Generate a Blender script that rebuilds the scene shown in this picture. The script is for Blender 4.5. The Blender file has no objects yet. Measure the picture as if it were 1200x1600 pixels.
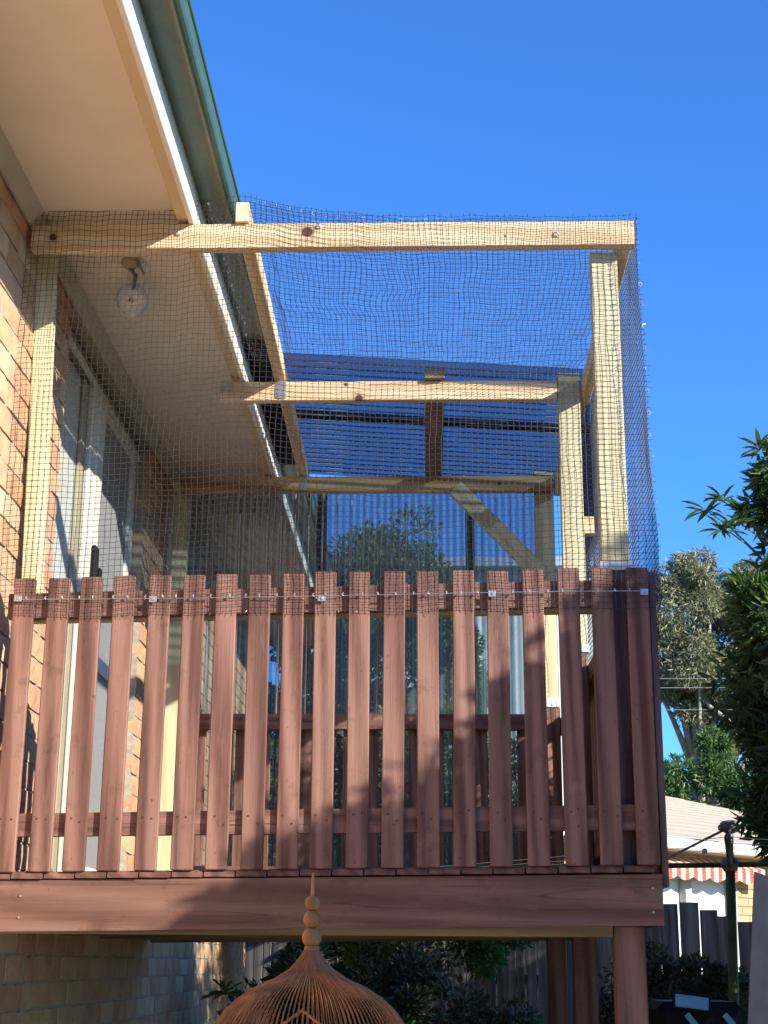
import bpy, math, random
import numpy as np
from mathutils import Vector, Matrix
random.seed(7); NR=np.random.RandomState(11)
S=bpy.context.scene; C=S.collection
# ------------------------------------------------------------ camera, sky, sun, exposure
cam=bpy.data.cameras.new('camera'); co=bpy.data.objects.new('camera',cam); C.objects.link(co)
cam.sensor_fit='VERTICAL'; cam.sensor_height=24.0; cam.lens=2350/1600*24.0; cam.clip_start=.05; cam.clip_end=900
Rm=Matrix(((0.99951148,-0.00246536,-0.03115655),(0.03054391,0.2883345,0.95704247),(0.00662405,-0.95752657,0.28826894)))
co.matrix_world=(Rm@Matrix(((1,0,0),(0,-1,0),(0,0,-1)))).to_4x4(); co.location=(0,0,1.6)
S.camera=co
SUNV=Vector((1.3,-1.0,.72)).normalized()
w=bpy.data.worlds.new('World'); S.world=w; w.use_nodes=True
nt=w.node_tree; bg=nt.nodes['Background']; sky=nt.nodes.new('ShaderNodeTexSky'); sky.sky_type='NISHITA'
sky.sun_disc=False; sky.sun_elevation=math.asin(SUNV.z); sky.sun_rotation=math.atan2(SUNV.x,SUNV.y)
sky.air_density=1.0; sky.dust_density=.35; sky.ozone_density=3.0; sky.altitude=300
tint=nt.nodes.new('ShaderNodeMix'); tint.data_type='RGBA'; tint.blend_type='MULTIPLY'; tint.inputs[0].default_value=1; tint.inputs[7].default_value=(.28,.62,1.08,1)
nt.links.new(sky.outputs[0],tint.inputs[6]); nt.links.new(tint.outputs[2],bg.inputs[0]); bg.inputs[1].default_value=.15
sd=bpy.data.lights.new('sun','SUN'); so=bpy.data.objects.new('sun',sd); C.objects.link(so)
sd.energy=4.9; sd.angle=math.radians(.55); sd.color=(1,.93,.82)
so.rotation_euler=SUNV.to_track_quat('Z','Y').to_euler(); so.location=(6,-4,8)
V=S.view_settings; V.view_transform='Standard'; V.look='None'; V.exposure=1.02; V.gamma=1; V.use_curve_mapping=False
S.render.engine='CYCLES'; S.cycles.transparent_max_bounces=24; S.cycles.max_bounces=8

# ------------------------------------------------------------ helpers
def tag(o,label=None,cat=None,group=None,kind=None):
    if label: o['label']=label
    if cat: o['category']=cat
    if group: o['group']=group
    if kind: o['kind']=kind
    return o
def thing(name,loc,label,cat,group=None):
    o=bpy.data.objects.new(name,None); C.objects.link(o); o.location=loc; o.empty_display_size=.1
    return tag(o,label,cat,group)
def wloc(o):
    v=Vector(o.location)
    while o.parent: o=o.parent; v+=Vector(o.location)
    return v
def link(name,mesh,parent=None,loc=(0,0,0),kind=None,rot=None):
    o=bpy.data.objects.new(name,mesh); C.objects.link(o)
    if parent: o.parent=parent; o.location=Vector(loc)-wloc(parent)
    else: o.location=loc
    if rot: o.rotation_euler=rot
    if kind: o['kind']=kind
    return o
class MB:
    def __init__(s): s.v=[]; s.f=[]
    def add(s,v,f):
        n=len(s.v); s.v+= [tuple(p) for p in v]; s.f+=[tuple(i+n for i in q) for q in f]; return s
    def box(s,x0,x1,y0,y1,z0,z1,ch=0,M=None):
        c=Vector(((x0+x1)/2,(y0+y1)/2,(z0+z1)/2)); h=Vector((abs(x1-x0)/2,abs(y1-y0)/2,abs(z1-z0)/2))
        vs=[];idx={}
        if ch<=0:
            for sx in(-1,1):
                for sy in(-1,1):
                    for sz in(-1,1): vs.append(c+Vector((sx*h.x,sy*h.y,sz*h.z)))
            fs=[(0,1,3,2),(4,6,7,5),(0,4,5,1),(2,3,7,6),(0,2,6,4),(1,5,7,3)]
        else:
            ch=min(ch,h.x*.45,h.y*.45,h.z*.45)
            for sx in(-1,1):
                for sy in(-1,1):
                    for sz in(-1,1):
                        for a in range(3):
                            p=[sx*(h.x-(ch if a!=0 else 0)),sy*(h.y-(ch if a!=1 else 0)),sz*(h.z-(ch if a!=2 else 0))]
                            idx[(sx,sy,sz,a)]=len(vs); vs.append(c+Vector(p))
            fs=[]
            for a in range(3):
                b,d=(a+1)%3,(a+2)%3
                for sg in(-1,1):
                    q=[]
                    for (i,j) in((-1,-1),(1,-1),(1,1),(-1,1)):
                        k=[0,0,0];k[a]=sg;k[b]=i;k[d]=j;q.append(idx[(k[0],k[1],k[2],a)])
                    fs.append(q if sg>0 else q[::-1])
                for i in(-1,1):
                    for j in(-1,1):
                        k0=[0,0,0];k1=[0,0,0];k0[a]=-1;k1[a]=1
                        for k in(k0,k1):k[b]=i;k[d]=j
                        q=[idx[(*k0,b)],idx[(*k1,b)],idx[(*k1,d)],idx[(*k0,d)]]
                        fs.append(q if i*j>0 else q[::-1])
            for sx in(-1,1):
                for sy in(-1,1):
                    for sz in(-1,1):
                        q=[idx[(sx,sy,sz,a)] for a in range(3)]
                        fs.append(q if sx*sy*sz>0 else q[::-1])
        if M is not None: vs=[M@v for v in vs]
        return s.add(vs,fs)
    def tube(s,pts,r,n=6,cap=True):
        pts=[Vector(p) for p in pts]; rs=r if isinstance(r,(list,tuple)) else [r]*len(pts); vs=[];fs=[]
        u=None
        for i,p in enumerate(pts):
            d=(pts[min(i+1,len(pts)-1)]-pts[max(i-1,0)]).normalized()
            if u is None: u=d.orthogonal().normalized()
            else:
                u=(u-d*u.dot(d)); u=u.normalized() if u.length>1e-6 else d.orthogonal().normalized()
            t=d.cross(u)
            for k in range(n):
                a=2*math.pi*k/n; vs.append(p+(u*math.cos(a)+t*math.sin(a))*rs[i])
        for i in range(len(pts)-1):
            for k in range(n): fs.append((i*n+k,i*n+(k+1)%n,(i+1)*n+(k+1)%n,(i+1)*n+k))
        if cap: fs.append(tuple(range(n))[::-1]); fs.append(tuple((len(pts)-1)*n+k for k in range(n)))
        return s.add(vs,fs)
    def lathe(s,prof,c=(0,0,0),n=24):
        vs=[];fs=[]
        for r,z in prof:
            for k in range(n):
                a=2*math.pi*k/n; vs.append((c[0]+r*math.cos(a),c[1]+r*math.sin(a),c[2]+z))
        for i in range(len(prof)-1):
            for k in range(n): fs.append((i*n+k,i*n+(k+1)%n,(i+1)*n+(k+1)%n,(i+1)*n+k))
        return s.add(vs,fs)
    def prism(s,poly,a,b,axis):  # poly of 2d points extruded along axis from a to b
        n=len(poly)
        def P(p,t):
            return {'x':(t,p[0],p[1]),'y':(p[0],t,p[1]),'z':(p[0],p[1],t)}[axis]
        vs=[P(p,a) for p in poly]+[P(p,b) for p in poly]
        fs=[tuple(range(n))[::-1],tuple(range(n,2*n))]+[(i,(i+1)%n,n+(i+1)%n,n+i) for i in range(n)]
        return s.add(vs,fs)
    def mesh(s,name,mat,origin=(0,0,0),smooth=False):
        me=bpy.data.meshes.new(name); o=Vector(origin)
        me.from_pydata([Vector(v)-o for v in s.v],[],s.f); me.update()
        if mat: me.materials.append(mat)
        if smooth: me.polygons.foreach_set('use_smooth',[True]*len(me.polygons))
        return me
    def build(s,name,mat,parent=None,kind=None,smooth=False,origin=None,fix=False):
        if origin is None:
            a=np.array([tuple(v) for v in s.v]); origin=tuple((a.min(0)+a.max(0))/2)
        me=s.mesh(name,mat,origin,smooth)
        if fix:
            import bmesh
            b=bmesh.new(); b.from_mesh(me); bmesh.ops.recalc_face_normals(b,faces=b.faces); b.to_mesh(me); b.free()
        return link(name,me,parent,origin,kind)
def bar(name,mat,parent,x0,x1,y0,y1,z0,z1,ch=.003):
    return MB().box(x0,x1,y0,y1,z0,z1,ch).build(name,mat,parent)
def beam_M(p,q,up=Vector((0,0,1))):  # matrix whose X runs p->q
    p=Vector(p);q=Vector(q);d=(q-p);L=d.length;d.normalize();u=(up-d*up.dot(d)).normalized();t=u.cross(d)
    M=Matrix((d,t,u)).transposed().to_4x4(); M.translation=(p+q)/2; return M,L
def beam(name,mat,parent,p,q,wd,ht,ch=.003,up=Vector((0,0,1))):
    M,L=beam_M(p,q,up); me=MB().box(-L/2,L/2,-wd/2,wd/2,-ht/2,ht/2,ch).mesh(name,mat)
    o=link(name,me,parent,M.translation); o.rotation_euler=M.to_euler(); return o

# ------------------------------------------------------------ materials
def newmat(name):
    m=bpy.data.materials.new(name); m.use_nodes=True; t=m.node_tree; return m,t,t.nodes['Principled BSDF']
def N(t,typ,**k):
    n=t.nodes.new(typ)
    for a,b in k.items():
        if a.startswith('i_'):
            n.inputs[int(a[2:]) if a[2:].isdigit() else a[2:]].default_value=b
        else: setattr(n,a,b)
    return n
def ramp(t,fac,cols):
    r=N(t,'ShaderNodeValToRGB'); e=r.color_ramp.elements
    while len(e)<len(cols): e.new(.5)
    for el,(p,c) in zip(e,cols): el.position=p; el.color=(*c,1)
    t.links.new(fac,r.inputs[0]); return r.outputs[0]
def mixc(t,f,a,b,mode='MIX'):
    m=N(t,'ShaderNodeMix',data_type='RGBA',blend_type=mode)
    for sock,val in((m.inputs[0],f),(m.inputs[6],a),(m.inputs[7],b)):
        if hasattr(val,'links'): t.links.new(val,sock)
        elif isinstance(val,(int,float)): sock.default_value=val
        else: sock.default_value=(*val,1)
    return m.outputs[2]
def math_(t,op,a,b=None):
    m=N(t,'ShaderNodeMath',operation=op)
    for i,v in enumerate((a,b)):
        if v is None: continue
        if hasattr(v,'links'): t.links.new(v,m.inputs[i])
        else: m.inputs[i].default_value=v
    return m.outputs[0]
def bump(t,b,h,strength,dist=.002):
    n=N(t,'ShaderNodeBump'); n.inputs['Strength'].default_value=strength; n.inputs['Distance'].default_value=dist
    t.links.new(h,n.inputs['Height']); t.links.new(n.outputs[0],b.inputs['Normal']); return n
def coords(t,scale=(1,1,1),rand=True):
    tc=N(t,'ShaderNodeTexCoord'); out=tc.outputs['Object']
    if rand:
        oi=N(t,'ShaderNodeObjectInfo'); m=math_(t,'MULTIPLY',oi.outputs['Random'],53.0)
        a=N(t,'ShaderNodeVectorMath',operation='ADD'); t.links.new(out,a.inputs[0]); t.links.new(m,a.inputs[1]); out=a.outputs[0]
    mp=N(t,'ShaderNodeMapping'); mp.inputs['Scale'].default_value=scale; t.links.new(out,mp.inputs[0]); return mp.outputs[0]
def noise(t,vec,scale,detail=4,rough=.55,dist=0):
    n=N(t,'ShaderNodeTexNoise'); n.inputs['Scale'].default_value=scale; n.inputs['Detail'].default_value=detail
    n.inputs['Roughness'].default_value=rough; n.inputs['Distortion'].default_value=dist; t.links.new(vec,n.inputs[0]); return n.outputs[0]
def wood(name,c0,c1,c2,axis=0,rough=.7,cracks=.0,knots=(),kc=(.10,.04,.015),grain=1.0,spec=.3,ring=.5,vary=.12,wear=None):
    m,t,b=newmat(name); sc=[14,14,14]; sc[axis]=.9
    v=coords(t,tuple(sc)); g=noise(t,v,1.6,6,.65,.6); 
    sc2=[26,26,26]; sc2[axis]=.55; v2=coords(t,tuple(sc2)); ww=noise(t,v2,1.0,3,.5,1.2)
    wv=N(t,'ShaderNodeTexWave',wave_type='BANDS',bands_direction='DIAGONAL'); sc3=[9,9,9]; sc3[axis]=.5
    v3=coords(t,tuple(sc3)); t.links.new(v3,wv.inputs[0]); wv.inputs['Scale'].default_value=.9; wv.inputs['Distortion'].default_value=7; wv.inputs['Detail'].default_value=2
    f=math_(t,'ADD',math_(t,'MULTIPLY',g,.6),math_(t,'MULTIPLY',wv.outputs['Fac'],ring*.4)); f=math_(t,'ADD',f,math_(t,'MULTIPLY',math_(t,'SUBTRACT',ww,.5),.35))
    col=ramp(t,f,[(.28,c0),(.5,c1),(.78,c2)])
    vb=coords(t,(3,3,3)); bl=noise(t,vb,1.3,3); oi=N(t,'ShaderNodeObjectInfo')
    br=math_(t,'ADD',math_(t,'MULTIPLY',oi.outputs['Random'],vary*2),math_(t,'MULTIPLY',bl,.3)); br=math_(t,'ADD',br,.85-vary)
    hs=N(t,'ShaderNodeHueSaturation'); t.links.new(col,hs.inputs['Color']); t.links.new(br,hs.inputs['Value']); col=hs.outputs[0]
    h=g
    if wear:
        sw_=[9,9,9]; sw_[axis]=1.1; wn=noise(t,coords(t,tuple(sw_)),1.1,6,.7,.4); col=mixc(t,ramp(t,wn,[(.47,(0,0,0)),(.68,(.75,.75,.75))]),col,wear)
        dn=noise(t,coords(t,(5,5,5)),1.6,6,.75); col=mixc(t,ramp(t,dn,[(.56,(0,0,0)),(.72,(.55,.55,.55))]),col,tuple(x*.4 for x in c0))
        sp_=noise(t,coords(t,(70,70,70)),1.0,2,.5); col=mixc(t,ramp(t,sp_,[(.70,(0,0,0)),(.76,(.6,.6,.6))]),col,tuple(x*.35 for x in c0))
    if cracks>0:
        sk=[34,34,34]; sk[axis]=.45; vc=coords(t,tuple(sk)); cn=noise(t,vc,.9,1,.4,.5)
        cr=ramp(t,cn,[(0,(0,0,0)),(.493,(0,0,0)),(.5,(1,1,1)),(.507,(0,0,0))]) 
        gate=ramp(t,noise(t,coords(t,(1.5,1.5,4)),1.5,1),[(.5-cracks*.25,(0,0,0)),(.62,(1,1,1))])
        k=math_(t,'MULTIPLY',cr,gate); col=mixc(t,math_(t,'MULTIPLY',k,.75),col,(.035,.015,.012))
        h=math_(t,'SUBTRACT',g,math_(t,'MULTIPLY',k,1.5))
    tc=N(t,'ShaderNodeTexCoord')
    for (kx,ky,kz,r) in knots:
        sb=N(t,'ShaderNodeVectorMath',operation='SUBTRACT'); t.links.new(tc.outputs['Object'],sb.inputs[0]); sb.inputs[1].default_value=(kx,ky,kz)
        ds=N(t,'ShaderNodeVectorMath',operation='LENGTH'); t.links.new(sb.outputs[0],ds.inputs[0])
        nn=math_(t,'ADD',ds.outputs['Value'],math_(t,'MULTIPLY',math_(t,'SUBTRACT',g,.5),r*.8))
        kf=ramp(t,math_(t,'DIVIDE',nn,r*2.4),[(0,(1,1,1)),(.36,(1,1,1)),(.46,(.35,.35,.35)),(1,(0,0,0))])
        col=mixc(t,kf,col,kc)
    t.links.new(col,b.inputs['Base Color']); b.inputs['Roughness'].default_value=rough; b.inputs['Specular IOR Level'].default_value=spec
    sf=[160,160,160]; sf[axis]=5; fine=noise(t,coords(t,tuple(sf)),1.0,3)
    bump(t,b,math_(t,'ADD',h,math_(t,'MULTIPLY',fine,.5)),.55*grain,.0025); return m
PN=((.55,.38,.20),(.69,.53,.33),(.77,.64,.44))
def pine(name,axis=0,knots=()): return wood(name,*PN,axis=axis,rough=.6,knots=knots)
GR=((.50,.45,.26),(.61,.56,.36),(.70,.65,.45))
treated=wood('treated_pine',*GR,axis=2,rough=.65)
treatedx=wood('treated_pine_across',*GR,axis=0,rough=.65)
raw_under=wood('raw_joist',(.15,.11,.055),(.23,.165,.08),(.31,.23,.12),axis=0,rough=.75,ring=1)
RD=((.098,.045,.033),(.168,.082,.061),(.245,.132,.10))
red_z=wood('red_stain_upright',*RD,axis=2,rough=.6,grain=1.5,ring=1.1,vary=.15,wear=(.25,.142,.104))
red_x=wood('red_stain_across',*RD,axis=0,rough=.6,cracks=.3,ring=.8,wear=(.26,.147,.103))
red_beam=wood('red_stain_beam',(.125,.06,.042),(.18,.09,.065),(.25,.138,.10),axis=0,rough=.55,cracks=.9,ring=.9,wear=(.25,.14,.095))
red_y=wood('red_stain_depth',*RD,axis=1,rough=.6)
def plain(name,col,rough=.5,metal=0,nz=.06,scale=6,bumps=0,spec=.5):
    m,t,b=newmat(name); v=coords(t); n=noise(t,v,scale,5,.6)
    c=ramp(t,n,[(.3,tuple(x*(1-nz*2) for x in col)),(.7,tuple(min(1,x*(1+nz)) for x in col))])
    t.links.new(c,b.inputs['Base Color']); b.inputs['Roughness'].default_value=rough; b.inputs['Metallic'].default_value=metal; b.inputs['Specular IOR Level'].default_value=spec
    if bumps: bump(t,b,noise(t,v,scale*14,3),bumps,.002)
    return m
soffit_m=plain('soffit_paint',(.78,.66,.51),.7,nz=.045,scale=2.2,bumps=.2)
trim_m=plain('beige_trim_paint',(.66,.49,.28),.6,nz=.03,bumps=.08)
cream_m=plain('cream_fascia_paint',(.82,.78,.68),.45,nz=.03,scale=20)
cornice_m=plain('cornice_paint',(.52,.46,.33),.6,nz=.05)
khaki_m=plain('khaki_frame_paint',(.40,.34,.22),.5,nz=.05)
alum_m=plain('cream_aluminium',(.74,.72,.62),.35,nz=.03)
gut_in=plain('green_gutter_enamel',(.035,.10,.065),.35,nz=.12,scale=3,spec=.6)
black_m=plain('black_plastic',(.008,.008,.009),.6,spec=.2)
steel_m=plain('galvanised_steel',(.55,.57,.58),.38,.85,nz=.12,scale=60)
white_m=plain('white_bracket_paint',(.72,.76,.78),.4)
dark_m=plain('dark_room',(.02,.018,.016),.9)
concrete=plain('concrete',(.42,.39,.34),.9,bumps=.3)
# gutter with grime along its floor
def gutter_mat():
    m,t,b=newmat('weathered_green_gutter'); v=coords(t,(1,1,1),False); n=noise(t,coords(t,(60,4,60),False),1,6,.7); n2=noise(t,coords(t,(1,1,1),False),14,5,.7)
    tc=N(t,'ShaderNodeTexCoord'); sx=N(t,'ShaderNodeSeparateXYZ'); t.links.new(tc.outputs['Object'],sx.inputs[0])
    edge=ramp(t,math_(t,'ADD',math_(t,'MULTIPLY',sx.outputs[0],9),.42),[(.35,(0,0,0)),(.62,(1,1,1)),(.72,(.9,.9,.9)),(.8,(0,0,0))])
    f=math_(t,'MULTIPLY',edge,ramp(t,math_(t,'MULTIPLY',math_(t,'ADD',n,n2),.5),[(.42,(0,0,0)),(.53,(1,1,1))]))
    c=mixc(t,math_(t,'MULTIPLY',f,.75),ramp(t,n2,[(.3,(.042,.085,.058)),(.7,(.06,.12,.08))]),(.16,.10,.035))
    t.links.new(c,b.inputs['Base Color']); b.inputs['Roughness'].default_value=.4; return m
gutter_m=gutter_mat()
def brick_mat(name='tumbled_brick',island=False):
    m,t,b=newmat(name); r=N(t,'ShaderNodeNewGeometry').outputs['Random Per Island'] if island else N(t,'ShaderNodeObjectInfo').outputs['Random']
    base=ramp(t,r,[(0,(.44,.25,.13)),(.25,(.56,.37,.20)),(.45,(.50,.26,.15)),(.65,(.60,.43,.25)),(.82,(.54,.32,.19)),(1,(.63,.48,.31))])
    v=coords(t,(1,1,1),not island); n=noise(t,v,9,5,.65); c=mixc(t,ramp(t,n,[(.42,(0,0,0)),(.7,(.65,.65,.65))]),base,(.62,.42,.25))
    n2=noise(t,v,5,3,.5); c=mixc(t,ramp(t,n2,[(.5,(0,0,0)),(.72,(.6,.6,.6))]),c,(.46,.20,.13))
    sp=noise(t,v,60,3,.7); c=mixc(t,ramp(t,sp,[(.62,(0,0,0)),(.74,(.7,.7,.7))]),c,(.12,.07,.045))
    t.links.new(c,b.inputs['Base Color']); b.inputs['Roughness'].default_value=.9; b.inputs['Specular IOR Level'].default_value=.15
    bump(t,b,math_(t,'ADD',noise(t,v,28,6,.7),math_(t,'MULTIPLY',n2,1.5)),.8,.006); return m
brick_m=brick_mat(); brick_is=brick_mat('tumbled_brick_far',True)
mortar_m=plain('grey_mortar',(.42,.36,.28),.95,nz=.15,scale=30,bumps=.5)
def sheet_mat(name,tint,edge,gloss=.05,base=(.02,.04,.08),body=.1,ior=1.45,blend=.35):
    m=bpy.data.materials.new(name); m.use_nodes=True; t=m.node_tree; t.nodes.clear()
    out=N(t,'ShaderNodeOutputMaterial'); tr=N(t,'ShaderNodeBsdfTransparent'); gl=N(t,'ShaderNodeBsdfGlossy'); df=N(t,'ShaderNodeBsdfTranslucent')
    lw=N(t,'ShaderNodeLayerWeight'); lw.inputs[0].default_value=blend
    c=mixc(t,lw.outputs['Facing'],tint,edge); t.links.new(c,tr.inputs[0])
    gl.inputs['Roughness'].default_value=gloss; gl.inputs[0].default_value=(.9,.95,1,1); df.inputs[0].default_value=(*base,1)
    m1=N(t,'ShaderNodeMixShader'); m1.inputs[0].default_value=body; d2=N(t,'ShaderNodeBsdfDiffuse'); d2.inputs[0].default_value=(*base,1); m0=N(t,'ShaderNodeMixShader'); m0.inputs[0].default_value=.4; t.links.new(df.outputs[0],m0.inputs[1]); t.links.new(d2.outputs[0],m0.inputs[2])
    t.links.new(tr.outputs[0],m1.inputs[1]); t.links.new(m0.outputs[0],m1.inputs[2])
    m2=N(t,'ShaderNodeMixShader'); fr=N(t,'ShaderNodeFresnel'); fr.inputs[0].default_value=ior
    t.links.new(fr.outputs[0],m2.inputs[0]); t.links.new(m1.outputs[0],m2.inputs[1]); t.links.new(gl.outputs[0],m2.inputs[2]); t.links.new(m2.outputs[0],out.inputs[0]); return m
roof_sheet_m=sheet_mat('smoke_blue_polycarbonate',(.36,.47,.56),(.0,.003,.02),base=(.10,.16,.22),body=.10,ior=1.2,blend=.82)
wall_sheet_m=sheet_mat('clear_polycarbonate',(.50,.60,.66),(.01,.02,.03),body=.27,base=(.34,.43,.44),ior=1.35,blend=.82)
side_sheet_m=sheet_mat('smoke_side_sheet',(.07,.09,.13),(.01,.015,.03))
glass_m=sheet_mat('window_glass',(.95,.97,.96),(.93,.95,.94),gloss=.0,body=.02,ior=1.12)
def leaf_mat(name,a,b_,c_,trans=.35,rough=.45):
    m,t,b=newmat(name); g=N(t,'ShaderNodeNewGeometry'); col=ramp(t,g.outputs['Random Per Island'],[(0,a),(.5,b_),(1,c_)])
    t.links.new(col,b.inputs['Base Color']); b.inputs['Roughness'].default_value=rough
    tl=N(t,'ShaderNodeBsdfTranslucent'); t.links.new(mixc(t,.5,col,(.25,.35,.05),'MULTIPLY') if False else col,tl.inputs[0])
    mx=N(t,'ShaderNodeMixShader'); mx.inputs[0].default_value=trans; out=t.nodes['Material Output']
    t.links.new(b.outputs[0],mx.inputs[1]); t.links.new(tl.outputs[0],mx.inputs[2]); t.links.new(mx.outputs[0],out.inputs[0]); return m
leaf_dark=leaf_mat('glossy_dark_leaf',(.03,.07,.02),(.065,.135,.035),(.22,.31,.07),.42,.35)
leaf_gum=leaf_mat('gum_leaf',(.10,.12,.05),(.20,.21,.10),(.38,.36,.20),.25,.5)
leaf_green=leaf_mat('shrub_leaf',(.04,.09,.025),(.08,.16,.04),(.17,.27,.07),.35,.5)
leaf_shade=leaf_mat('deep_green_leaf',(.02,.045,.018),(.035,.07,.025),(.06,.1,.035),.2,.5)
bark_m=plain('grey_bark',(.22,.19,.15),.9,nz=.25,scale=12,bumps=.6)
pale_bark=plain('pale_gum_bark',(.42,.36,.28),.8,nz=.2,scale=8,bumps=.3)

# ------------------------------------------------------------ ground
gm,t,b=newmat('dry_lawn'); v=coords(t,(1,1,1),False); c=ramp(t,noise(t,v,.8,8,.7),[(.3,(.07,.08,.03)),(.55,(.13,.12,.06)),(.75,(.20,.17,.10))])
t.links.new(c,b.inputs['Base Color']); b.inputs['Roughness'].default_value=.95; bump(t,b,noise(t,v,40,5),.6,.02)
MB().add([(-300,-300,0),(300,-300,0),(300,500,0),(-300,500,0)],[(0,1,2,3)]).build('ground',gm,kind='structure',origin=(0,0,0))
# pale concrete path beside the house, where the photographer stands (light bounces up to the soffit)
MB().box(-1.4,3.2,-6,4.4,.0,.05,.01).build('path',concrete,kind='structure')

dark_ground_m=plain('dark_ground_cover',(.06,.045,.03),.95,nz=.4,scale=20,bumps=.6)
MB().add([(-1.43,4.42,.03),(.9,4.42,.03),(.9,12.3,.03),(-1.43,12.3,.03)],[(0,1,2,3)]).build('unseen_dark_ground',dark_ground_m,kind='structure')  # unseen dark ground added under the deck to cut bounced light
# ------------------------------------------------------------ house
WX=-1.45; CH=.0945; J0=2.855-20*CH
house=thing('brick_house',(WX,6,0),'two storey tan brick house with beige soffit, green gutter and sliding door at the left','house')
# mortar backing walls with the door opening left free
mw=MB(); 
for (y0,y1,z0,z1) in((1.0,5.55,-.02,4.2),(5.552,7.283,-.02,1.86),(7.285,12.2,-.02,4.2)):
    mw.box(WX-.115,WX-.007,y0,y1-.012 if y1<12 and z1>3 else y1,z0,z1)
wall=mw.build('wall',mortar_m,house)
def brick_mesh(i,L=.255,H=CH-.009,D=.105):
    R=random.Random(40+i); nx,nz=5,2; vs=[];fs=[]
    # front grid (x+ face), outline slightly worn, then the back ring
    for a in range(nx+1):
        for c in range(nz+1):
            y=-L/2+L*a/nx; z=-H/2+H*c/nz; e=(a in(0,nx))+(c in(0,nz))
            x=0 if e==0 else (-.0015 if e==1 else -.004)
            vs.append((x+R.uniform(-.0018,.0018),y+R.uniform(-.002,.002)-(1 if a==nx else -1 if a==0 else 0)*(.003 if e==2 else 0),z+R.uniform(-.002,.002)-(1 if c==nz else -1 if c==0 else 0)*(.003 if e==2 else .0)))
    g=lambda a,c:a*(nz+1)+c
    for a in range(nx):
        for c in range(nz): fs.append((g(a,c),g(a+1,c),g(a+1,c+1),g(a,c+1)))
    ring=[g(a,0) for a in range(nx+1)]+[g(nx,c) for c in range(1,nz+1)]+[g(a,nz) for a in range(nx-1,-1,-1)]+[g(0,c) for c in range(nz-1,0,-1)]
    n=len(vs)
    for k,i_ in enumerate(ring):
        v=vs[i_]; vs.append((-.012,max(-L/2,min(L/2,v[1])),max(-H/2,min(H/2,v[2]))))
    m=len(ring)
    for k in range(m): fs.append((ring[k],n+k,n+(k+1)%m,ring[(k+1)%m]))
    bk=len(vs)
    for (y,z) in((-L/2,-H/2),(L/2,-H/2),(L/2,H/2),(-L/2,H/2)): vs.append((-D,y,z))
    r0,r1,r2,r3=n,n+nx,n+nx+nz,n+nx+nz+nx
    fs.append(tuple(range(r0,r1+1))+(bk+1,bk)); fs.append(tuple(range(r1,r2+1))+(bk+2,bk+1)); fs.append(tuple(range(r2,r3+1))+(bk+3,bk+2)); fs.append(tuple(range(r3,n+m))+(r0,bk,bk+3))
    return vs,fs
def mk_brick_meshes(L,mat):
    out=[]
    for i in range(6):
        vs,fs=brick_mesh(i,L); me=bpy.data.meshes.new('brick'); me.from_pydata(vs,[],fs); me.materials.append(mat)
        me.polygons.foreach_set('use_smooth',[False]*len(fs)); me.update(); out.append(me)
    return out
full=mk_brick_meshes(.255,brick_m); cache={}
cands=[]; PIT=.266
def runs(y0,y1,z0,z1):
    k=int(math.ceil((z0-J0)/CH))
    while J0+(k+1)*CH<=z1+.03:
        zc=J0+(k+.5)*CH; off=(k%2)*PIT/2; j=int(math.floor((y0-off)/PIT))-1
        while True:
            a=j*PIT+off+.0055; c_=a+.255; j+=1
            if a>y1: break
            a2=max(a,y0); c2=min(c_,y1)
            if c2-a2>.03: cands.append(((a2+c2)/2,zc,c2-a2,k))
        k+=1
runs(1.0,5.55,.0,4.18); runs(7.283,12.2,.0,4.18); runs(5.556,7.277,.0,1.86)
def show(cn):
    y,z,L,k=cn; D=.957*y+.288*(z-1.6); u=WX/D*2350; px=675+u; py=1508-(z-1.6)*2350/y*1.0
    vis=(px+22>0 and (y<5.7 or z<1.7 or (7.2<y<7.95)) and z>1.33 and not(1.72<z<1.86) and not(z<1.75 and y>8.3))
    return (0 if vis else 1, D)
cands.sort(key=show)
for n_,(y,z,L,k) in enumerate(cands):
    if n_<300 and show((y,z,L,k))[0]==0:
        if abs(L-.255)<.004: me=full[random.randrange(6)]
        else:
            key=round(L,2)
            if key not in cache: cache[key]=mk_brick_meshes(L,brick_m)
            me=cache[key][random.randrange(6)]
        link('brick',me,house,(WX+random.uniform(-.003,.003),y,z))
far=MB()
for n_,(y,z,L,k) in enumerate(cands):
    if n_<300 and show((y,z,L,k))[0]==0: continue
    vs,fs=brick_mesh(random.randrange(6),L); far.add([(a+WX,b_+y,c_+z) for a,b_,c_ in vs],fs)
far.build('brickwork',brick_is,house,kind='stuff')
# soffit, cornice, fascia, gutter, roof
bar('soffit',soffit_m,house,WX-.1,-.868,1.0,12.6,4.202,4.214,0)
for y in (2.2,6.61,): pass
MB().prism([(WX+.0015,4.15),(WX+.012,4.148),(WX+.032,4.172),(WX+.055,4.2),(WX+.0015,4.2)],1.0,12.5,'y').build('cornice',cornice_m,house)
bar('soffit_trim',trim_m,house,-.91,-.868,1.0,12.6,4.158,4.2,.003)
bar('fascia',cream_m,house,-.8665,-.846,1.0,12.6,4.143,4.36,.003)
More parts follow.
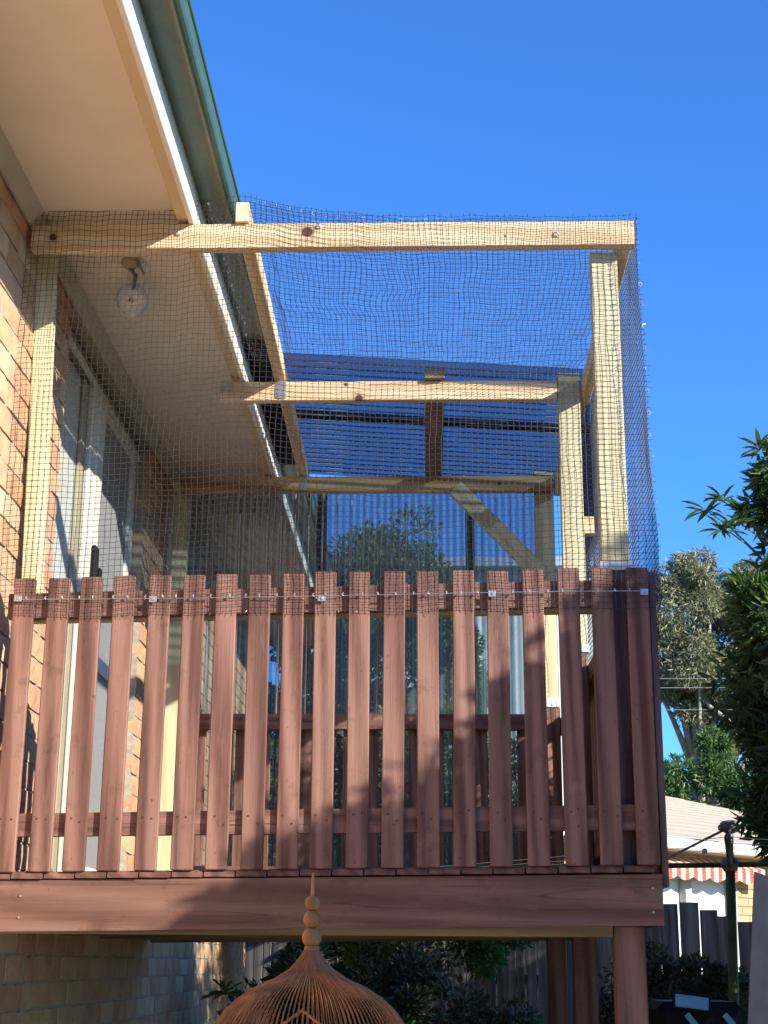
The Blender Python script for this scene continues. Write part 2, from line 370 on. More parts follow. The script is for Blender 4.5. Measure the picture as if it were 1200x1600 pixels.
# quad gutter: floor, half round roll, lip
pr=[(-.842,4.30),(-.842,4.284),(-.80,4.282),(-.764,4.281)]
for k in range(9):
    a=-math.pi*.62+math.pi*k/8*1.02; pr.append((-.745+.0215*math.cos(a),4.297+.0235*math.sin(a)))
pr+=[(-.738,4.33),(-.733,4.39)]
inner=[(x-.003 if i>2 else x,z+.003) for i,(x,z) in enumerate(pr)][::-1]
gp=MB(); npf=len(pr); vs=[];fs=[]
ys=[1.0,12.6]
for y in ys: vs+=[(x,y,z) for x,z in pr]
fs=[(i,i+1,npf+i+1,npf+i) for i in range(npf-1)]
gp.add(vs,fs); g=gp.build('gutter',gutter_m,house,smooth=False)
md=g.modifiers.new('thickness','SOLIDIFY'); md.thickness=.0025
g2=MB().tube([(-.731,1.0,4.392),(-.731,12.6,4.392)],.008,8).build('gutter_lip',gut_in,house,smooth=True)
MB().prism([(-.846,4.36),(-.79,4.40),(-5.2,5.75),(-5.2,5.6)],.9,12.7,'y').build('roof',gut_in,house,fix=True)
MB().box(-5.2,-5.0,1.0,12.2,-.02,5.6).box(-5.0,WX-.12,1.0,1.1,0,4.2).box(-5.0,WX-.12,12.1,12.2,0,4.2).build('far_wall',mortar_m,house)
# sliding door: frame, fixed pane, screen
FX=-1.52
door=MB().box(FX-.04,FX+.012,5.556,7.277,4.075,4.15,.004).build('door_frame',khaki_m,house)
MB().box(FX+.0125,FX+.03,5.556,7.277,4.06,4.09,.003).box(FX-.04,FX+.012,7.225,7.277,1.91,4.073,.004).box(FX-.04,FX+.02,5.556,5.60,1.91,4.073,.004).build('frame_liner',alum_m,door,origin=None)
MB().box(FX-.05,FX+.03,5.556,7.277,1.87,1.908,.004).build('sill',alum_m,door)
MB().box(FX-.02,FX-.014,5.60,6.12,1.95,4.06).build('pane',plain('frosted_pane',(.52,.55,.50),.35,nz=.04,spec=.2),door)
MB().box(FX+.0125,WX+.002,5.552,7.281,4.155,4.2,.0).build('lintel',khaki_m,house)
# curtain pleats behind the fixed pane
cm_=plain('pale_curtain',(.60,.64,.57),.85,nz=.04)
cu=MB();vs=[];fs=[];n=44
for i in range(n+1):
    y=5.58+i*(.66)/n; x=FX-.035+.010*math.sin(i*1.3)
    vs+=[(x,y,1.93),(x,y,4.06)]
fs=[(2*i,2*i+2,2*i+3,2*i+1) for i in range(n)]
cu.add(vs,fs).build('curtain',cm_,door,smooth=True)
sm=MB(); st=[(6.19,6.235),(6.245,6.30),(6.31,6.47)]
MB().box(FX-.012,FX+.004,6.12,6.19,1.93,4.06,.003).build('stile',khaki_m,door)
MB().box(FX-.005,FX+.022,6.225,6.335,1.92,4.07,.005).box(FX-.002,FX+.030,6.336,6.45,1.92,4.07,.005).build('stile',alum_m,door)
MB().box(FX-.002,FX+.02,7.13,7.22,1.92,4.07,.004).build('stile',alum_m,door)
for (a_,b_) in ((1.92,2.0),(4.02,4.07),(2.86,2.93)): MB().box(FX-.002,FX+.018,6.451,7.129,a_,b_,.004).build('door_rail',alum_m,door)
scr,t,b=newmat('flyscreen_mesh'); b.inputs['Base Color'].default_value=(.30,.31,.31,1); b.inputs['Roughness'].default_value=.5
tr=N(t,'ShaderNodeBsdfTransparent'); mx=N(t,'ShaderNodeMixShader'); mx.inputs[0].default_value=.68
nn=noise(t,coords(t,(1,1,1),False),220,1,.5); t.links.new(ramp(t,nn,[(.3,(.26,.27,.27)),(.75,(.46,.47,.46))]),b.inputs['Base Color'])
t.links.new(tr.outputs[0],mx.inputs[1]); t.links.new(b.outputs[0],mx.inputs[2]); t.links.new(mx.outputs[0],t.nodes['Material Output'].inputs[0])
MB().box(FX+.004,FX+.006,6.45,7.13,1.98,4.03).build('screen',scr,door)
hd=MB().box(FX+.03,FX+.05,6.33,6.40,3.08,3.36,.006).box(FX+.022,FX+.036,6.50,6.54,3.05,3.3,.006); hd.build('handle',black_m,door)
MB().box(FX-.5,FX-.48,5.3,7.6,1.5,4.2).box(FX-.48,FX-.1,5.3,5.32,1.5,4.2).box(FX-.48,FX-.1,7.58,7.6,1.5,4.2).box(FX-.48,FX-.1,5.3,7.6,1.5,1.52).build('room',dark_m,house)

# ------------------------------------------------------------ soffit lamp
lamp=thing('soffit_light',(-1.14,5.28,4.2),'small glass disc lamp on a bracket under the beige soffit','light')
MB().lathe([(.0005,0),(.034,0),(.036,-.012),(.02,-.03),(.0005,-.03)],(-1.16,5.26,4.2),18).build('mount',plain('tan_plastic',(.45,.30,.18),.5),lamp,smooth=True)
MB().tube([(-1.16,5.26,4.172),(-1.14,5.28,4.15),(-1.165,5.36,4.13)],.008,8).build('arm',plain('brown_metal',(.10,.07,.05),.4),lamp,smooth=True)
MB().tube([(-1.128,5.22,4.19),(-1.112,5.30,4.165)],.005,6).build('lever',plain('grey_metal',(.15,.14,.13),.4),lamp)
gl=bpy.data.materials.new('lamp_glass'); gl.use_nodes=True; gb=gl.node_tree.nodes['Principled BSDF']; gb.inputs['Transmission Weight'].default_value=1; gb.inputs['Roughness'].default_value=.03; gb.inputs['IOR'].default_value=1.45
gt=gl.node_tree; n_=noise(gt,coords(gt,(1,1,1),False),30,3); gb.inputs['Transmission Weight'].default_value=.55; gt.links.new(ramp(gt,n_,[(.4,(.75,.85,.95)),(.6,(1,1,1))]),gb.inputs['Base Color'])
disc=MB().lathe([(.0005,.014),(.03,.012),(.055,.004),(.066,-.003),(.066,-.008),(.052,-.018),(.03,-.024),(.0005,-.026)][::-1],(0,0,0),28).mesh('glass_disc',gl,smooth=True)
d_=link('glass_disc',disc,lamp,(-1.17,5.395,4.10)); d_.rotation_euler=(math.radians(-58),0,math.radians(-8))
rim=MB().lathe([(.063,-.004),(.069,-.004),(.069,.002),(.063,.002),(.063,-.004)],(0,0,0),28).mesh('rim',plain('pale_rim',(.7,.72,.72),.25),smooth=True)
r_=link('rim',rim,lamp,(-1.17,5.395,4.10)); r_.rotation_euler=d_.rotation_euler
bl=MB().lathe([(.0005,-.03),(.01,-.028),(.012,-.018),(.0005,-.012)],(0,0,0),12).mesh('bulb',steel_m,smooth=True)
b2=link('bulb',bl,lamp,(-1.17,5.395,4.10)); b2.rotation_euler=d_.rotation_euler

# ------------------------------------------------------------ deck
deck=thing('timber_deck',(-.3,6.3,0),'raised red-brown timber deck on posts against the brick house','deck')
def zf(x): return 1.851+(x+1.36)*.0155   # top of the front beam rises a little to the right
def skewbar(name,mat,parent,x0,x1,y0,y1,z0a,z1a,z0b,z1b,kind=None):
    vs=[(x0,y0,z0a),(x0,y1,z0a),(x0,y1,z1a),(x0,y0,z1a),(x1,y0,z0b),(x1,y1,z0b),(x1,y1,z1b),(x1,y0,z1b)]
    fs=[(0,3,2,1),(4,5,6,7),(0,1,5,4),(3,7,6,2),(0,4,7,3),(1,2,6,5)]
    return MB().add(vs,fs).build(name,mat,parent,kind)
skewbar('beam',red_beam,deck,-1.43,.722,4.866,4.912,1.691,1.848,1.722,1.877)
x=-1.432; me_b=None; i=0
while x<.70:
    w_=.0995+random.uniform(-.001,.001); x1=min(x+w_,.722); z1=zf((x+x1)/2)+.023
    f0=4.857+random.uniform(-.003,.003); r=.012
    MB().prism([(f0,z1-.022),(7.97,z1-.022),(7.97,z1),(f0+r*.9,z1),(f0+r*.25,z1-r*.35),(f0,z1-r*1.1)],x,x1-.0025,'x').build('deck_board',red_y,deck)
    x=x1+.0022; i+=1
for y in (5.05,5.5,5.95,6.7,7.2,7.9): 
    skewbar('joist',raw_under,deck,-1.43,.70,y,y+.045,1.70,1.845,1.725,1.868)
bar('rim_joist',red_y,deck,.70,.7215,4.9135,7.97,1.722,1.87,.002)
bar('bearer',raw_under,deck,-1.425,.57,4.925,4.97,1.688,1.735,.002)
for (x_,z_) in((.690,1.835),(.690,1.762),(-1.30,1.80),(-1.30,1.735)): MB().tube([(x_,4.8655,z_),(x_,4.8625,z_)],.0038,8).build('bolt',steel_m,deck)
for (yy,h) in((4.914,2.872),(6.36,2.885),(7.79,2.885)):
    MB().box(.573,.668,yy if yy>5 else 4.9145,yy+.095,.0,1.722 if yy<5 else 2.885,.004).build('post',red_z,deck)
MB().box(.573,.668,4.9145,5.009,1.90,2.872,.004).build('post',red_z,deck)
# front balustrade
fb=thing('front_balustrade',(-.35,4.86,1.87),'front red-brown slatted balustrade of nineteen upright palings on the deck edge','balustrade')
SX=[-1.395,-1.2795,-1.171,-1.06,-.941,-.826,-.717,-.6055,-.493,-.386,-.2725,-.1585,-.047,.070,.184,.3015,.4195,.5295,.6455]
for i,x in enumerate(SX):
    zb=1.872+(x+1.4)*.0165; zt=2.834+(x+1.4)*.0165+random.uniform(-.004,.004); wd=.071+random.uniform(-.001,.001)
    M=Matrix.Translation((x+wd/2,4.8595,(zb+zt)/2))@Matrix.Rotation(random.uniform(-.003,.003),4,'Y')@Matrix.Rotation(random.uniform(-.006,.006),4,'Z')
    me=MB().box(-wd/2,wd/2,-.0095,.0095,-(zt-zb)/2,(zt-zb)/2,.003).mesh('slat',red_z)
    o=link('slat',me,fb,M.translation); o.rotation_euler=M.to_euler()
skewbar('rail',red_x,fb,-1.415,.6,4.870,4.905,2.700,2.783,2.742,2.83)
skewbar('rail',red_x,fb,-1.415,.70,4.870,4.905,1.984,2.056,2.016,2.094)
skewbar('rail_backing',treatedx,fb,-1.40,.57,4.907,4.945,2.695,2.745,2.73,2.775)
nb=MB(); 
for x in SX:
    for (dx,dz) in ((.016+random.uniform(0,.01),.0),(.05+random.uniform(-.008,.008),random.uniform(-.03,.01))):
        z=2.038+(x+1.4)*.0165+dz; nb.lathe([(.0005,.0),(.0032,.0),(.0032,.001)],(0,0,0),8)
        n0=len(nb.v)-24
        for q in range(n0,len(nb.v)):
            a=nb.v[q]; nb.v[q]=(a[0]+x+dx,4.8494-a[2],a[1]+z)
nb.build('nail_heads',plain('nail_brown',(.07,.03,.02),.6),fb,kind='stuff')
# side balustrade (right edge)
sb=thing('side_balustrade',(.71,6.4,1.87),'right-hand red-brown balustrade running back along the deck side','balustrade')
y=4.885; k=0
while y<7.9:
    zt=2.87+random.uniform(-.006,.006)
    MB().prism([(y,1.84),(y+.071,1.84),(y+.071,zt-.02),(y+.055,zt-.003),(y+.036,zt),(y+.014,zt-.004),(y,zt-.022)],.726,.746,'x').build('slat',red_z,sb); y+=.113; k+=1
bar('rail',red_y,sb,.670,.7245,4.92,7.95,2.76,2.835,.003); bar('rail',red_y,sb,.670,.7245,4.92,7.95,2.02,2.095,.003)
# back balustrade
bb=thing('back_balustrade',(-.4,7.85,1.87),'back red-brown balustrade seen between the front slats','balustrade')
bar('rail',red_x,bb,-1.28,.57,7.80,7.845,2.77,2.852,.003); bar('rail',red_x,bb,-1.28,.57,7.80,7.845,2.0,2.075,.003)
x=-1.25
while x<.52:
    bar('slat',red_z,bb,x,x+.071,7.848,7.867,1.872,2.83+random.uniform(-.005,.005)); x+=.113

# ------------------------------------------------------------ pine frame
fr=thing('pine_frame',(-.35,6.3,1.9),'new pale pine frame of rails and posts standing on the deck','timber frame')
c1=((-1.41+.724)/2,4.8725,4.097)
rail1=wood('pine_front_rail',*PN,axis=0,rough=.55,knots=((-1.0,-.023,.0,.014),(-.085,-.023,.012,.020),(.62,-.023,-.01,.004)))
o=skewbar('rail',rail1,fr,-1.432,.724,4.850,4.894,4.048,4.142,4.050,4.141)
bar('rail',pine('pine_second_rail',0,((-.13,-.023,-.038,.018),(-.19,-.023,.03,.008))),fr,-.957,.570,6.352,6.396,4.042,4.133,.003)
bar('rail',wood('weathered_rail',(.30,.19,.075),(.46,.32,.14),(.60,.45,.23),axis=0,ring=1,knots=((.72,-.023,0,.012),)),fr,-1.36,.66,7.765,7.809,4.055,4.142,.003)
# posts standing on the deck posts
bar('post',treated,fr,.572,.668,4.912,4.957,2.905,4.050,.003)
bar('post',treated,fr,.574,.672,6.358,6.402,2.925,4.170,.003)
bar('post',treated,fr,.560,.662,7.812,7.856,2.935,4.185,.003)
o=MB().box(-.035,.035,-.022,.022,-.66,.66,.003).build('post',treated,fr); o.location=Vector((-1.408,5.06,3.46))-wloc(fr); o.rotation_euler=(0,math.radians(-1.65),0)
bar('post',treated,fr,-1.400,-1.318,7.80,7.845,1.90,4.05,.003)
# joists running back
beam('joist',pine('pine_gutter_joist',0),fr,(-.674,4.835,4.182),(-.697,7.83,4.186),.048,.078)
beam('joist',wood('shaded_brown_joist',(.16,.095,.055),(.24,.15,.09),(.33,.22,.14),axis=0),fr,(.018,6.325,4.157),(.016,7.86,4.166),.092,.045)  # middle joist: shade of its underside put into a browner wood colour
beam('joist',pine('pine_right_joist',0),fr,(.695,4.897,4.095),(.702,6.45,4.098),.042,.09)
beam('joist',pine('pine_side_joist',0),fr,(.69,6.46,4.10),(.69,7.86,4.10),.04,.09)
beam('brace',treatedx,fr,(.13,7.735,4.065),(.60,7.735,3.565),.040,.092)
# brackets
bar('bracket',white_m,fr,.568,.676,4.908,4.962,2.874,2.903,.001); bar('bracket',white_m,fr,.570,.676,6.354,6.44,2.886,2.923,.001); bar('bracket',white_m,fr,.558,.666,7.785,7.86,2.886,2.932,.001)
bar('bracket',steel_m,fr,-.703,-.655,6.347,6.351,4.052,4.133,.0005); bar('bracket',steel_m,fr,-.71,-.668,7.760,7.764,4.062,4.14,.0005)
bar('bracket',steel_m,fr,-.955,-.90,6.345,6.351,4.09,4.131,.0005)
for (x,y,z) in((-.90,4.846,4.105),(-.395,4.846,4.128),(.45,4.846,4.09)):
    MB().tube([(x-.008,y,z+.006),(x,y-.008,z),(x+.008,y-.002,z-.006)],.003,5).build('eye_hook',steel_m,fr)
# small block and batten on the side
bar('block',pine('pine_block',0),fr,.676,.722,6.41,6.455,3.43,3.508,.002)
# ------------------------------------------------------------ polycarbonate
def corrug(name,fn,n,mat,label,cat):
    vs=[];fs=[]
    for i in range(n+1):
        a,b_=fn(i); vs+=[a,b_]
    fs=[(2*i,2*i+1,2*i+3,2*i+2) for i in range(n)]
    o=MB().add(vs,fs).build(name,mat,smooth=True); return tag(o,label,cat)
P=.0765
zr=lambda x:4.234-.0625*(x+.66)
corrug('roof_sheet',lambda i:((-.72,6.27+i*P/10,4.2415+.0105*math.sin(i*2*math.pi/10)),(.80,6.27+i*P/10,zr(.80)+.0105*math.sin(i*2*math.pi/10))),226,roof_sheet_m,'smoky blue corrugated plastic roof over the back of the deck','roof sheet')
corrug('wall_sheet',lambda i:((-1.40+i*P/10,7.965+.012*math.sin(i*2*math.pi/10),1.93),(-1.40+i*P/10,7.965+.012*math.sin(i*2*math.pi/10),4.197 if -1.40+i*P/10<-.9 else 4.18)),272,wall_sheet_m,'clear corrugated plastic wall closing the back of the deck','wall sheet')
corrug('side_sheet',lambda i:((.775+.008*math.sin(i*2*math.pi/10),6.40+i*P/10,3.49),(.775+.008*math.sin(i*2*math.pi/10),6.40+i*P/10,4.12)),200,side_sheet_m,'dark smoky sheet on the right side behind the tall posts','side sheet')
bat=thing('roof_battens',(0,7,4.2),'dark battens over the smoky blue corrugated roof and behind the clear wall','battens')
dk=plain('dark_navy_paint',(.006,.007,.011),.85,spec=.1)
beam('batten',dk,bat,(-.70,7.13,zr(-.70)+.030),(.78,7.13,zr(.78)+.030),.055,.035)
bar('upright',dk,bat,-.632,-.578,7.985,8.025,1.9,4.17,.002); bar('upright',dk,bat,.190,.240,7.985,8.025,1.9,4.15,.002)
bar('gutter_dark_strip',dk,bat,-.842,-.725,6.20,7.93,4.262,4.270,0)  # added dark strip, stands for the gutter darkened by shade and tinted sheet

# ------------------------------------------------------------ netting
netm,t,b=newmat('black_net_cord'); b.inputs['Base Color'].default_value=(.030,.024,.022,1); b.inputs['Roughness'].default_value=.32; b.inputs['Specular IOR Level'].default_value=.6
def net_mesh(G,name,parent,stub=(0,0,0,0),r=.00078,sv=None):
    G=np.asarray(G); A=[];B=[]
    A+= [G[:-1].reshape(-1,3),G[:,:-1].reshape(-1,3)]; B+=[G[1:].reshape(-1,3),G[:,1:].reshape(-1,3)]
    for e,s_ in zip((0,1,2,3),stub):
        if not s_: continue
        if e==0: p=G[0];q=G[1]
        elif e==1: p=G[-1];q=G[-2]
        elif e==2: p=G[:,0];q=G[:,1]
        else: p=G[:,-1];q=G[:,-2]
        d=(p-q)*(NR.uniform(.15,s_,(len(p),1)))+NR.normal(0,.0025,p.shape); A.append(p);B.append(p+d)
    A=np.concatenate(A);B=np.concatenate(B); d=B-A; L=np.linalg.norm(d,axis=1,keepdims=True); d/=np.maximum(L,1e-6)
    up=np.tile([[.31,.77,.55]],(len(A),1)); u=np.cross(d,up); u/=np.linalg.norm(u,axis=1,keepdims=True); w_=np.cross(d,u)
    vs=[]
    for P_ in(A,B):
        for k in range(3):
            a=2*math.pi*k/3; vs.append(P_+(u*math.cos(a)+w_*math.sin(a))*r)
    Vv=np.stack(vs,1).reshape(-1,3); n=len(A); base=(np.arange(n)*6)[:,None]
    F=np.concatenate([base+np.array([[0,1,4,3]]),base+np.array([[1,2,5,4]]),base+np.array([[2,0,3,5]])])
    # knots: small octahedra
    K=G.reshape(-1,3); kr=r*2.7; off=np.array([[1,0,0],[-1,0,0],[0,1,0],[0,-1,0],[0,0,1],[0,0,-1]])*kr
    KV=(K[:,None,:]+off[None]).reshape(-1,3); kb=(np.arange(len(K))*6)[:,None]+len(Vv)
    KF=np.concatenate([kb+np.array([f]) for f in([0,2,4],[2,1,4],[1,3,4],[3,0,4],[2,0,5],[1,2,5],[3,1,5],[0,3,5])])
    me=bpy.data.meshes.new(name); me.from_pydata(np.concatenate([Vv,KV]).tolist(),[],F.tolist()+KF.tolist()); me.materials.append(netm); me.update()
    return link(name,me,parent,kind='stuff') if False else link(name,me,parent,(0,0,0),'stuff')
def sm_noise(ni,nj,step,amp):
    a=NR.normal(0,1,(ni//step+3,nj//step+3)); ii=np.arange(ni)/step; jj=np.arange(nj)/step
    i0=ii.astype(int);j0=jj.astype(int);fi=(ii-i0)[:,None];fj=(jj-j0)[None]
    fi=fi*fi*(3-2*fi);fj=fj*fj*(3-2*fj)
    return amp*(a[i0][:,j0]*(1-fi)*(1-fj)+a[i0+1][:,j0]*fi*(1-fj)+a[i0][:,j0+1]*(1-fi)*fj+a[i0+1][:,j0+1]*fi*fj)
net=thing('cat_netting',(-.35,4.84,2.7),'black mesh netting stretched over the pine frame and wired to the slats','netting')
CE=.0203
ni=int(2.185/CE)+1; 
def ztop(x):
    return np.interp(x,[-1.44,-1.3,-.9,-.84,-.66,-.4,-.16,.3,.7,.8],[4.222,4.226,4.222,4.238,4.258,4.192,4.17,4.162,4.152,4.15])
nj=74; G=np.zeros((ni,nj,3)); X0=-1.443+np.arange(ni)*CE
for i in range(ni):
    zt=ztop(X0[i])+.003*math.sin(i*.9); zb=2.705+(X0[i]+1.4)*.012+.004*math.sin(i*.35)
    tt=np.linspace(0,1,nj); G[i,:,0]=X0[i]; G[i,:,2]=zt+(zb-zt)*tt; G[i,:,1]=4.8425
G[:,:,0]+=sm_noise(ni,nj,9,.0035)+sm_noise(ni,nj,2,.0009); G[:,:,2]+=sm_noise(ni,nj,9,.0035)+sm_noise(ni,nj,2,.00092)
G[:,:,1]-=np.abs(sm_noise(ni,nj,7,.002))
# rows sag towards the middle and rise to the right, flap above the rail leans back
G[:,:,2]+= (.016*((G[:,:,0]+.36)/1.08))*np.sin(np.linspace(0,math.pi,nj))[None]
fl=np.clip((G[:,:,2]-4.146)/.08,0,1); G[:,:,1]+=fl*.02
# between the slats the net presses inwards, loose right edge flares out
rt=np.clip((G[:,:,0]-.70)/.05,0,1.6); hz=np.clip((4.15-G[:,:,2])/1.4,0,1); G[:,:,0]+=rt*(.004+.024*hz**1.3); G[:,:,1]+=rt*.006
net_mesh(G,'front_panel',net,(0,.75,.6,.8),.00096)
# top panel
nx_=int(1.50/CE); ny_=int(1.42/CE); G=np.zeros((nx_,ny_,3))
for i in range(nx_):
    x=-.80+i*CE; zt=float(ztop(x)) if x>-.62 else 4.245
    zb=4.222-.0*(x) if x<-.62 else 4.185-.03*(x+.66)/1.3
    for j in range(ny_):
        s_=j/(ny_-1); G[i,j]=(x,4.862+s_*(1.47+.03*math.sin(x*5)-.02),zt-.006+(zb-zt)*s_-.035*math.sin(math.pi*s_)*(1 if x>-.6 else .1))
G[:,:,0]+=sm_noise(nx_,ny_,8,.006)+sm_noise(nx_,ny_,2,.001); G[:,:,2]+=sm_noise(nx_,ny_,6,.004); G[:,:,1]+=sm_noise(nx_,ny_,6,.004)
G[:,-1,2]-=.006; G[:,-2,2]-=.003
net_mesh(G,'top_panel',net,(0,0,0,.8),.00092)
# right side panel
ny_=int(2.9/CE); nz_=68; G=np.zeros((ny_,nz_,3))
for i in range(ny_):
    y=4.846+i*CE
    for j in range(nz_):
        s_=j/(nz_-1); G[i,j]=(.727+.030*s_**2+.006*math.sin(y*4)*s_,y,4.150-s_*(4.150-2.76))
G[:,:,1]+=sm_noise(ny_,nz_,8,.004); G[:,:,2]+=sm_noise(ny_,nz_,8,.004); G[:,:,0]+=sm_noise(ny_,nz_,7,.003)
net_mesh(G,'side_panel',net,(0,0,0,.8),.00092)
# wire, clips and eye plates
pts=[(x,4.8375,float(np.interp(x,[-1.36,-.16,.70],[2.757,2.771,2.783]))-.003*math.sin((x+1.36)*2.8)) for x in np.linspace(-1.36,.69,30)]
MB().tube(pts,.0012,5).build('wire',steel_m,net)
cl=MB().box(-.0022,.0022,-.003,.003,-.0055,.0055,.001).mesh('clip',steel_m)
for k in range(38):
    x=-1.34+k*.0555+random.uniform(-.008,.008)
    if x>.68: break
    o=link('clip',cl,net,(x,4.835,float(np.interp(x,[-1.36,-.16,.70],[2.757,2.771,2.783]))+.004)); o.rotation_euler=(0,random.uniform(-.6,.6),0)
ep=MB()
ep.box(-.015,.010,-.0012,.0012,-.010,.010,.001); ep.lathe([(.0005,0),(.005,0),(.005,.003),(.0005,.004)],(0,0,0),10)
n0=len(ep.v)-40
for q in range(n0,len(ep.v)): a=ep.v[q]; ep.v[q]=(a[0],-.0012-a[2],a[1])
epm=ep.mesh('eye_plate',steel_m)
for x,z in((-1.365,2.760),(-.913,2.757),(-.352,2.760),(.212,2.775),(.712,2.781)):
    link('eye_plate',epm,net,(x-.008,4.838,z))
# hog rings along the gutter edge and frame
hr=MB().tube([(.006*math.cos(a),0,.006*math.sin(a)) for a in np.linspace(0,5.5,9)],.0010,4).mesh('ring_clip',plain('dull_clip',(.35,.35,.35),.6))
for k in range(26):
    y=4.87+k*.056; link('ring_clip',hr,net,(-.805+random.uniform(-.004,.004),y,4.238+random.uniform(-.006,.006)),rot=(0,0,random.uniform(0,3)))
for k in range(17):
    z=4.13-k*.08; link('ring_clip',hr,net,(.733+.03*((4.15-z)/1.4)**1.5,4.842,z),rot=(0,0,random.uniform(0,3)))
for k in range(16):
    x=-.6+k*.045; link('ring_clip',hr,net,(x,4.86,float(ztop(x))-.012),rot=(0,0,random.uniform(0,3)))

# ------------------------------------------------------------ wicker birdcage
cage=thing('wicker_birdcage',(-.2,2.6,.62),'brown wicker birdcage with domed top and beaded finial in the foreground','birdcage')
wick=wood('cane',(.24,.095,.03),(.36,.15,.05),(.44,.20,.075),axis=2,rough=.5,vary=.15); beadm=wood('turned_wood',(.28,.125,.04),(.37,.175,.06),(.43,.22,.085),axis=2,rough=.5)
prof=[(.010,1.627),(.0125,1.620),(.022,1.607),(.0355,1.592),(.060,1.577),(.092,1.563),(.118,1.547),(.140,1.527),(.157,1.504),(.170,1.475),(.176,1.44),(.178,1.40),(.178,1.05)]
rod=MB().tube([(r,0,z-1.6) for r,z in prof],.0011,5).mesh('cane_rod',wick,smooth=True)
for k in range(112):
    o=link('cane_rod',rod,cage,(-.2,2.6,1.6)); o.rotation_euler=(0,0,2*math.pi*k/112)
def ring(r,z,t_,n=40): return MB().tube([(-.2+r*math.cos(2*math.pi*k/n),2.6+r*math.sin(2*math.pi*k/n),z) for k in range(n+1)],t_,6)
for r,z,t_ in((.0335,1.5935,.0016),(.0285,1.599,.0013),(.178,1.38,.0035),(.178,1.05,.005),(.178,1.22,.002),(.0105,1.624,.002)): ring(r,z,t_).build('hoop',wick,cage,smooth=True)
MB().lathe([(.0005,1.05),(.178,1.05),(.182,1.04),(.182,.99),(.16,.985),(.0005,.985)],(-.2,2.6,0),32).build('base',wick,cage,smooth=True)
MB().tube([(-.2-.045,2.6-.178,1.50),(-.2,2.6-.163,1.532),(-.2+.045,2.6-.178,1.50)],.0028,6).build('door_gable',wick,cage)
MB().tube([(-.245,2.42,1.50),(-.245,2.418,1.1),(-.155,2.418,1.1),(-.155,2.42,1.50)],.0025,6).build('door_hoop',wick,cage)
for z,r in((1.698,.0128),(1.672,.0148),(1.6425,.0165)):
    pf=[(max(.0004,r*math.sin(a)),-r*math.cos(a)) for a in np.linspace(0,math.pi,13)]
    MB().lathe(pf,(-.2,2.6,z),20).build('bead',beadm,cage,smooth=True)
MB().lathe([(.0004,1.749),(.0018,1.745),(.0035,1.71),(.004,1.70),(.004,1.69)],(-.2,2.6,0),12).build('spike',beadm,cage,smooth=True)
MB().lathe([(.0004,1.63),(.0115,1.629),(.0125,1.625),(.010,1.62)],(-.2,2.6,0),20).build('collar',beadm,cage,smooth=True)
tb=thing('garden_stool',(-.2,2.6,0),'round timber stool holding up the birdcage','stool')
MB().lathe([(.0005,.985),(.2,.984),(.205,.975),(.205,.95),(.19,.944),(.0005,.944)],(-.2,2.6,0),28).build('top',beadm,tb,smooth=True)
for a in(.5,2.1,3.7,5.2): MB().tube([(-.2+.13*math.cos(a),2.6+.13*math.sin(a),.945),(-.2+.19*math.cos(a),2.6+.19*math.sin(a),.05)],.018,8).build('leg',beadm,tb)

# ------------------------------------------------------------ paling fence behind
gp_m=wood('weathered_paling',(.12,.112,.105),(.22,.21,.205),(.38,.365,.35),axis=2,rough=.9,cracks=.3,vary=.2)
def palings(loc,label,A,B,zs,pitch):
    f=thing('paling_fence',loc,label,'fence'); A=Vector(A);B=Vector(B); L_=(B-A).length; d=(B-A).normalized(); ang=math.atan2(d.y,d.x); n=int(L_/pitch)
    for k in range(n):
        p=A+(B-A)*((k+.5)/n); zt=np.interp(p.x,*zs)+random.uniform(-.012,.012); wd=pitch-.002+random.uniform(-.004,.002)
        if random.random()<.1: zt-=.05
        if random.random()<.15: wd-=.014
        me=MB().box(-wd/2,wd/2,-.009,.009,0,zt,.003).mesh('paling',gp_m); o=link('paling',me,f,(p.x,p.y,.0)); o.rotation_euler=(0,random.uniform(-.006,.006),ang+random.uniform(-.03,.03))
    for z in(.45,1.5): beam('rail',gp_m,f,tuple(A+Vector((0,.035,z))),tuple(B+Vector((0,.035,z))),.04,.07)
palings((2.2,9.3,0),'near run of grey palings behind the clothes line post',(1.05,9.6,0),(3.4,9.05,0),([1.0,1.52,1.66,1.67,2.3],[1.97,1.97,1.95,1.90,1.80]),.112)
palings((-.7,14.2,0),'far run of grey palings seen under the deck',(-3.6,13.8,0),(1.45,11.4,0),([-4,2],[2.05,2.05]),.082)

# ------------------------------------------------------------ neighbour house
nh=thing('neighbour_house',(2.3,15,0),'low brick neighbour house with tan roof and striped awning beyond the fence','house')
th=math.radians(45); ax=Vector((math.cos(th),math.sin(th),0)); nv=Vector((math.sin(th),-math.cos(th),0)); O_=Vector((2.3,15,0))
NM=Matrix((ax,-nv,Vector((0,0,1)))).transposed().to_4x4(); NM.translation=O_   # local x along the face, y away from viewer
def nbox(mb,x0,x1,y0,y1,z0,z1,ch=0): return mb.box(x0,x1,y0,y1,z0,z1,ch,M=NM)
nbrick,t,b=newmat('neighbour_brick'); 
bt=N(t,'ShaderNodeTexBrick'); tc=N(t,'ShaderNodeTexCoord'); mp=N(t,'ShaderNodeMapping'); mp.vector_type='POINT'
cx_=N(t,'ShaderNodeSeparateXYZ'); t.links.new(tc.outputs['Object'],cx_.inputs[0]); cb=N(t,'ShaderNodeCombineXYZ')
t.links.new(math_(t,'MULTIPLY',cx_.outputs[0],1.414),cb.inputs[0]); t.links.new(cx_.outputs[2],cb.inputs[1]); t.links.new(cb.outputs[0],bt.inputs[0])
